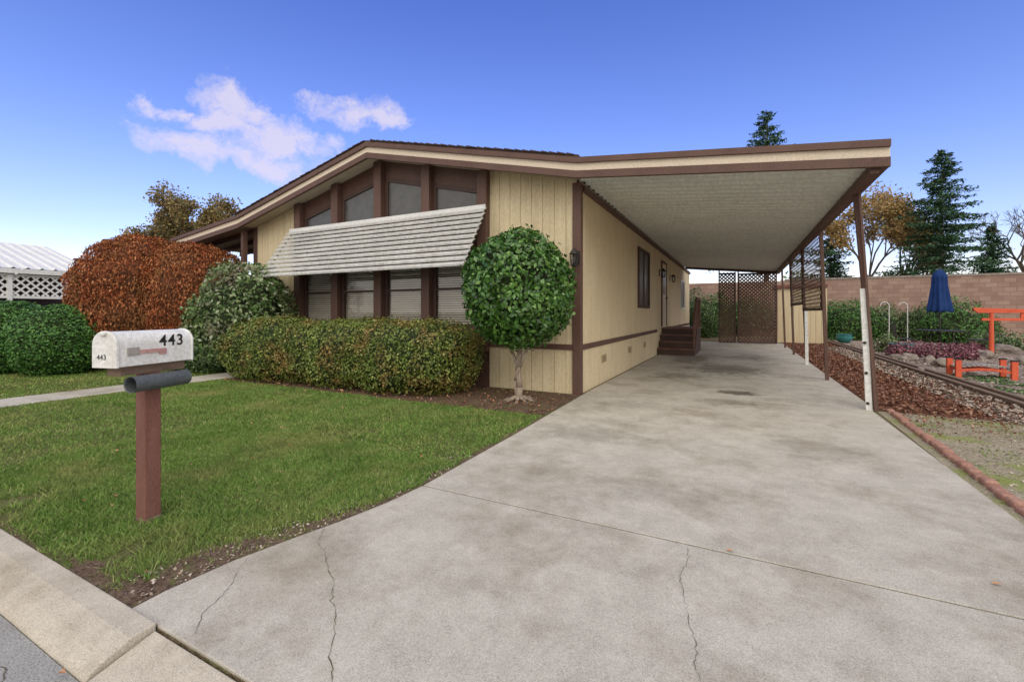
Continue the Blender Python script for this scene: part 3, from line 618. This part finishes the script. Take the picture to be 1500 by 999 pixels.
# ------------------------------------------------------------------ right yard
m=MB(); m.box(2.2,45,28,28.2,0,3.0); m.obj('block_wall','block')
m=MB(); m.box(2.2,45,27.97,28.23,3.003,3.1); m.obj('wall_cap','rock')
m=MB(); m.box(-30,2.19,28,28.2,0,3.0); m.obj('block_wall','block')
for i,(px,dd,r,h) in enumerate(((1245,21,1.2,1.3),(1290,21,1.1,1.1),(1395,19,1.25,1.3),(1350,20,.9,1.0),(1430,20,.9,.7),(1030,23,.75,1.35),(1470,21,1.0,.6),(1012,24.5,1.0,1.7),(1050,24,1.0,1.6),(1085,25,1.3,1.6),(1120,24.6,1.2,1.6),(1190,25,1.2,1.4),(1220,23,1.0,1.2))):
    x,y=gpos(px,dd); shrub('garden_shrub',[((x,y,h*.6),(r,r*.8,h*.75+.2))],4200,.06,.35,'darkg' if i%2 else 'hedgeg',amp=.3,f=1.5,shell=.42,stray=.2)
for px,dd,r in ((1340,14,.55),(1375,12.5,.5),(1405,12.3,.35),(1322,13,.35),(1425,14,.35)):
    x,y=gpos(px,dd); shrub('purple_shrub',[((x,y,.12),(r,r*.8,.26))],1600,.035,.5,'purple',amp=.4,shell=.5,stray=.3)
for px,dd,r in ((1300,14.5,.3),(1450,16,.5),(1480,15,.5)):
    x,y=gpos(px,dd); shrub('garden_shrub',[((x,y,.2),(r,r*.8,.4))],1500,.035,.5,'greyg',amp=.35,shell=.5,stray=.3)
def rock(x,y,r,sd):
    bm=bmesh.new(); bmesh.ops.create_icosphere(bm,subdivisions=3,radius=r)
    for v in bm.verts:
        k=1+.5*noise.noise(v.co*(1.1/r)+Vector((sd,0,0)))+.15*noise.noise(v.co*(5/r)+Vector((sd,0,0))); v.co*=k; v.co.z*=.7; v.co+=Vector((x,y,r*.3))
    me=bpy.data.meshes.new('rock'); bm.to_mesh(me); bm.free(); me.materials.append(M['rock']); link(bpy.data.objects.new('rock',me),None)
for i,(px,dd,r) in enumerate(((1385,10.6,.22),(1362,11.5,.18),(1440,12.5,.25),(1455,10,.14),(1495,11,.2),(1330,12,.2),(1470,14,.3),(1400,15,.25),(1310,14,.16),(1350,9.8,.09),(1425,9.4,.08),(1300,16,.3),(1312,12.6,.13))):
    x,y=gpos(px,dd); rock(x,y,r,i*7.3)
B=empty('garden_bridge'); m=MB(); bx,by=gpos(1437,8.9)
for i in range(11):
    a0=-.40+i*.073; m.box(bx+a0,bx+a0+.064,by-.17,by+.17,.15+.09*math.cos(a0*2.8),.18+.09*math.cos(a0*2.8))
m.obj('deck_planks','grey',B,bevel=.004); m=MB()
for sy in (-.21,.21):
    for sx in (-.40,.40): m.box(bx+sx-.045,bx+sx+.045,by+sy-.035,by+sy+.035,0,.36)
    for q in range(6):
        a0=-.36+q*.12; a1=a0+.121
        m.bar((bx+a0,by+sy,.09+.09*math.cos(a0*2.8)),(bx+a1,by+sy,.09+.09*math.cos(a1*2.8)),.03,.05,(0,0,1))
m.obj('bridge_posts','orange',B,bevel=.006); m=MB()
for sy in (-.21,.21):
    for sx in (-.40,.40): m.box(bx+sx-.052,bx+sx+.052,by+sy-.042,by+sy+.042,.361,.38)
m.obj('post_caps','black',B)
Tn=empty('torii_gate'); m=MB(); x1,y1=gpos(1453,13.5); x2=x1+1.35
for xx in (x1,x2): m.cyl((xx,y1,0),(xx,y1,1.3),.06,.05,12)
m.box(x1-.22,x2+.22,y1-.04,y1+.04,1.05,1.13)
m.extr([(x1-.4,1.36),(x1-.3,1.29),(x2+.3,1.29),(x2+.4,1.36),(x2+.42,1.45),((x1+x2)/2,1.40),(x1-.42,1.45)],'y',y1-.06,y1+.06); m.box((x1+x2)/2-.05,(x1+x2)/2+.05,y1-.03,y1+.03,1.131,1.289)
m.obj('gate_frame','orange',Tn,bevel=.006)
U=empty('patio_umbrella'); ux,uy=gpos(1377,14.5); m=MB(); m.cyl((ux,uy,0),(ux,uy,2.78),.022,.02,10); m.rev([(.25,0),(.25,.05),(.05,.09),(.04,.3)],(ux,uy,0)); m.rev([(.03,2.70),(.03,2.76),(.005,2.80)],(ux,uy,0)); m.obj('pole','iron',U)
m=MB(); vs=[];fs=[]; nr=[(.02,2.72),(.10,2.66),(.17,2.55),(.20,2.44),(.19,2.42),(.20,2.2),(.22,2.0),(.24,1.8),(.27,1.6),(.30,1.42),(.29,1.34)]; nn=64
for r_,z in nr:
    for i in range(nn):
        t=2*math.pi*i/nn; fl_=min(1,(2.75-z)*1.2); q=r_*(1+fl_*(.11*math.cos(11*t+z)+.08*math.sin(5*t+z*2.5))); vs.append((ux+q*math.cos(t),uy+q*math.sin(t),z-.03*fl_*math.cos(11*t+z)))
fs=[(j*nn+i,j*nn+(i+1)%nn,(j+1)*nn+(i+1)%nn,(j+1)*nn+i) for j in range(len(nr)-1) for i in range(nn)]; m.add(vs,fs); m.obj('folded_canopy','navy',U,smooth=True)
Tb=empty('patio_table'); m=MB(); m.rev([(.6,.70),(.6,.73)],(ux,uy,0),24)
for i in range(4):
    t=i*1.57+.7; m.cyl((ux+.5*math.cos(t),uy+.5*math.sin(t),0),(ux+.35*math.cos(t),uy+.35*math.sin(t),.7),.015)
m.obj('table_top','iron',Tb)
for cx,cy in ((-.95,-.2),(.95,0)):
    e=empty('patio_chair'); m=MB(); X=ux+cx;Y=uy+cy
    for a in (-.2,.2):
        for b2 in (-.2,.2): m.cyl((X+a,Y+b2,0),(X+a,Y+b2,.42),.012)
    m.box(X-.22,X+.22,Y-.22,Y+.22,.42,.45); sx=-.22 if cx<0 else .22
    for b2 in np.linspace(-.2,.2,6): m.cyl((X+sx,Y+b2,.45),(X+sx*1.3,Y+b2,.92),.009)
    m.bar((X+sx*1.3,Y-.22,.92),(X+sx*1.3,Y+.22,.92),.02,.02); m.obj('chair_frame','iron',e)
for px,dd in ((1303,15.5),(1330,15.8)):
    x,y=gpos(px,dd); m=MB(); pts=[(x,y,0),(x,y,1.55)]+[(x-.12+.12*math.cos(t),y,1.55+.12*math.sin(t)) for t in np.linspace(.4,math.pi,6)]
    for i in range(len(pts)-1): m.cyl(pts[i],pts[i+1],.014,.014,8)
    m.obj('shepherd_hook','white')
for px,dd in ((1237,19),(1320,13.2)):
    x,y=gpos(px,dd); m=MB(); m.rev([(.16,0),(.28,.12),(.31,.26),(.27,.34),(.32,.38),(.28,.38),(.2,.2)],(x,y,0),20); m.obj('garden_pot','teal',smooth=True)
# ------------------------------------------------------------------ neighbour left
NB=empty('neighbor_house'); m=MB(); X=-19.0; YE=6.9; YS=-5
vs=[]
for i,yv in enumerate(np.arange(YS,YE,.06)):
    dz=.04 if i%5==0 else 0; vs+=[(X+.15,yv,2.60+dz),(X-4.2,yv,3.78+dz)]
m.add(vs,[(2*i,2*i+1,2*i+3,2*i+2) for i in range(len(vs)//2-1)]); m.add([(X-4.2,YS,3.78),(X-8.5,YS,2.6),(X-8.5,YE,2.6),(X-4.2,YE,3.78)],[(0,1,2,3)])
m.obj('metal_roof','white',NB)
m=MB(); m.box(X+.12,X+.18,YS,YE,2.45,2.59); m.box(X,X+.06,YS,YE,1.72,1.80); m.box(X,X+.06,YS,YE,2.37,2.44)
for yy in np.arange(YE-.1,YS,-1.9): m.box(X-.02,X+.08,yy-.1,yy,0,2.44)
m.extr([(X+.1,2.45),(X-4.2,3.6),(X-8.4,2.45)],'y',YE-.06,YE-.02)
m.obj('white_frame','white',NB); m=MB(); lattice(m,lambda p,q:(X+.03,p,q),(1,0,0),YS,YE-.1,1.80,2.37,.15,.05,.01); m.obj('lattice_band','white',NB)
m=MB(); m.box(X-8,X-2.2,YS,YE-.2,0,2.5); m.obj('house_body','brownd',NB)
m=MB(); m.box(X-1,X-.1,YS,YE-.1,0,1.25); m.obj('porch_wall','grey',NB)
NH=empty('distant_house'); x,y=gpos(157,24); m=MB(); m.box(x-.22,x+.22,y-.22,y+.22,2,4.9); m.box(x-.28,x+.28,y-.28,y+.28,4.9,5.0); m.box(x-.15,x+.15,y-.15,y+.15,5.05,5.25); m.box(x-.02,x+.02,y-.02,y+.02,5.0,5.05); m.obj('chimney','brownd',NH)
m=MB(); m.extr([(x-6,2.5),(x-1,4.2),(x+4.5,2.5)],'y',y-1,y+8); m.obj('house_roof','shingle',NH); m=MB(); m.box(x-5.5,x+4,y-.5,y+7.5,0,2.5); m.obj('house_walls','soffit',NH)
m=MB()
for r_ in range(3):
    for i in range(12): m.box(-17.2+i*.22+(r_%2)*.11,-17.2+i*.22+(r_%2)*.11+.21,2.75,2.85,r_*.075,r_*.075+.068)
m.obj('brick_planter','brick',bevel=.004)
# ------------------------------------------------------------------ world
W=bpy.data.worlds.new('World'); scene.world=W; W.use_nodes=True; nt=W.node_tree; bg=nt.nodes['Background']
SV=Vector((.45,-.62,.66)).normalized(); el=math.asin(SV.z); az=math.atan2(SV.x,SV.y)
sky=N(nt,'ShaderNodeTexSky',sky_type='NISHITA'); sky.sun_disc=False; sky.sun_elevation=el; sky.sun_rotation=az; sky.air_density=1.1; sky.dust_density=.6; sky.ozone_density=2.0; sky.altitude=0
tc=N(nt,'ShaderNodeTexCoord'); vec=tc.outputs['Generated']
# warp the direction so cloud outlines break up
wn=N(nt,'ShaderNodeTexNoise'); wn.inputs['Scale'].default_value=9; wn.inputs['Detail'].default_value=5; wn.inputs['Roughness'].default_value=.62; nt.links.new(vec,wn.inputs['Vector'])
ws=N(nt,'ShaderNodeVectorMath',operation='SUBTRACT'); nt.links.new(wn.outputs['Color'],ws.inputs[0]); ws.inputs[1].default_value=(.5,.5,.5)
wm=N(nt,'ShaderNodeVectorMath',operation='MULTIPLY_ADD'); nt.links.new(ws.outputs[0],wm.inputs[0]); wm.inputs[1].default_value=(.30,.30,.13); nt.links.new(vec,wm.inputs[2])
mp=N(nt,'ShaderNodeMapping'); mp.inputs['Scale'].default_value=(1,1,2.6); nt.links.new(wm.outputs[0],mp.inputs[0]); wv=mp.outputs[0]
nf=noisen(nt,wv,11,6,.65)
def dirpx(px,py):
    s_=(px-750)/650; v_=(458-py)/650; return (.890*s_-.456,.456*s_+.890,v_)
def blob(px,py,r1):
    dd=Vector(dirpx(px,py)).normalized(); dd.z*=2.6; vd=N(nt,'ShaderNodeVectorMath',operation='DISTANCE'); nt.links.new(wv,vd.inputs[0]); vd.inputs[1].default_value=dd
    mr=N(nt,'ShaderNodeMapRange'); mr.interpolation_type='SMOOTHSTEP'; mr.inputs['From Min'].default_value=0; mr.inputs['From Max'].default_value=r1; mr.inputs['To Min'].default_value=1; mr.inputs['To Max'].default_value=0
    nt.links.new(vd.outputs['Value'],mr.inputs[0]); return mr.outputs[0]
bl=None
for px,py,r1 in ((340,150,.14),(275,220,.13),(320,183,.12),(400,205,.15),(400,245,.14),(450,215,.10),(500,172,.10),(555,172,.12),(225,157,.07)):
    q=blob(px,py,r1); bl=q if bl is None else math_(nt,'MAXIMUM',bl,q)
cl=math_(nt,'ADD',math_(nt,'MULTIPLY',bl,1.5),math_(nt,'MULTIPLY',math_(nt,'SUBTRACT',nf,.62),2.2))
cl=math_(nt,'MULTIPLY',cl,math_(nt,'MULTIPLY',bl,5,clamp=True))
cl=math_(nt,'MULTIPLY',cl,.95,clamp=True); cl=math_(nt,'MULTIPLY',cl,.80)
sxyz=N(nt,'ShaderNodeSeparateXYZ'); nt.links.new(vec,sxyz.inputs[0])
tint=ramp(nt,sxyz.outputs[2],[(0,(.95,.78,.76)),(.14,(.68,.64,.84)),(.34,(.52,.54,.86)),(.6,(.36,.43,.84))])
vm=N(nt,'ShaderNodeVectorMath',operation='MULTIPLY'); nt.links.new(sky.outputs[0],vm.inputs[0]); nt.links.new(tint,vm.inputs[1])
vm2=N(nt,'ShaderNodeVectorMath',operation='SCALE'); nt.links.new(vm.outputs[0],vm2.inputs[0]); vm2.inputs['Scale'].default_value=2.05
base=mix(nt,cl,vm2.outputs[0],(6.2,5.7,6.9))
dp=N(nt,'ShaderNodeVectorMath',operation='DOT_PRODUCT'); nt.links.new(vec,dp.inputs[0]); dp.inputs[1].default_value=Vector((.42,-.80,.42)).normalized()  # bright overcast glow added behind the camera, out of view, as soft fill
fill_glow=math_(nt,'ADD',dp.outputs['Value'],math_(nt,'MULTIPLY',math_(nt,'SUBTRACT',noisen(nt,vec,2.5,2),.5),.3))
mr=N(nt,'ShaderNodeMapRange'); mr.interpolation_type='SMOOTHSTEP'; mr.inputs['From Min'].default_value=.0; mr.inputs['From Max'].default_value=.4; nt.links.new(fill_glow,mr.inputs[0])
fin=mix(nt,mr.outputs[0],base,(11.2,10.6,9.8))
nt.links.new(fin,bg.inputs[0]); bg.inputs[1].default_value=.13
sl=bpy.data.lights.new('sun','SUN'); sl.energy=.95; sl.angle=math.radians(40); sl.color=(1,.96,.9); so=bpy.data.objects.new('sun',sl); COL.objects.link(so); so.rotation_euler=SV.to_track_quat('Z','Y').to_euler()
cam=bpy.data.cameras.new('camera'); cam.lens=15.6; cam.sensor_width=36; cam.shift_y=-41.5/1500; cam.clip_start=.05; cam.clip_end=5000
co=bpy.data.objects.new('camera',cam); COL.objects.link(co); co.location=(0,0,1.3); co.rotation_euler=(math.radians(90),0,math.radians(27.1)); scene.camera=co
scene.view_settings.view_transform='Standard'; scene.view_settings.look='None'; scene.view_settings.exposure=0
print('polys',sum(len(o.data.polygons) for o in scene.objects if o.type=='MESH'))
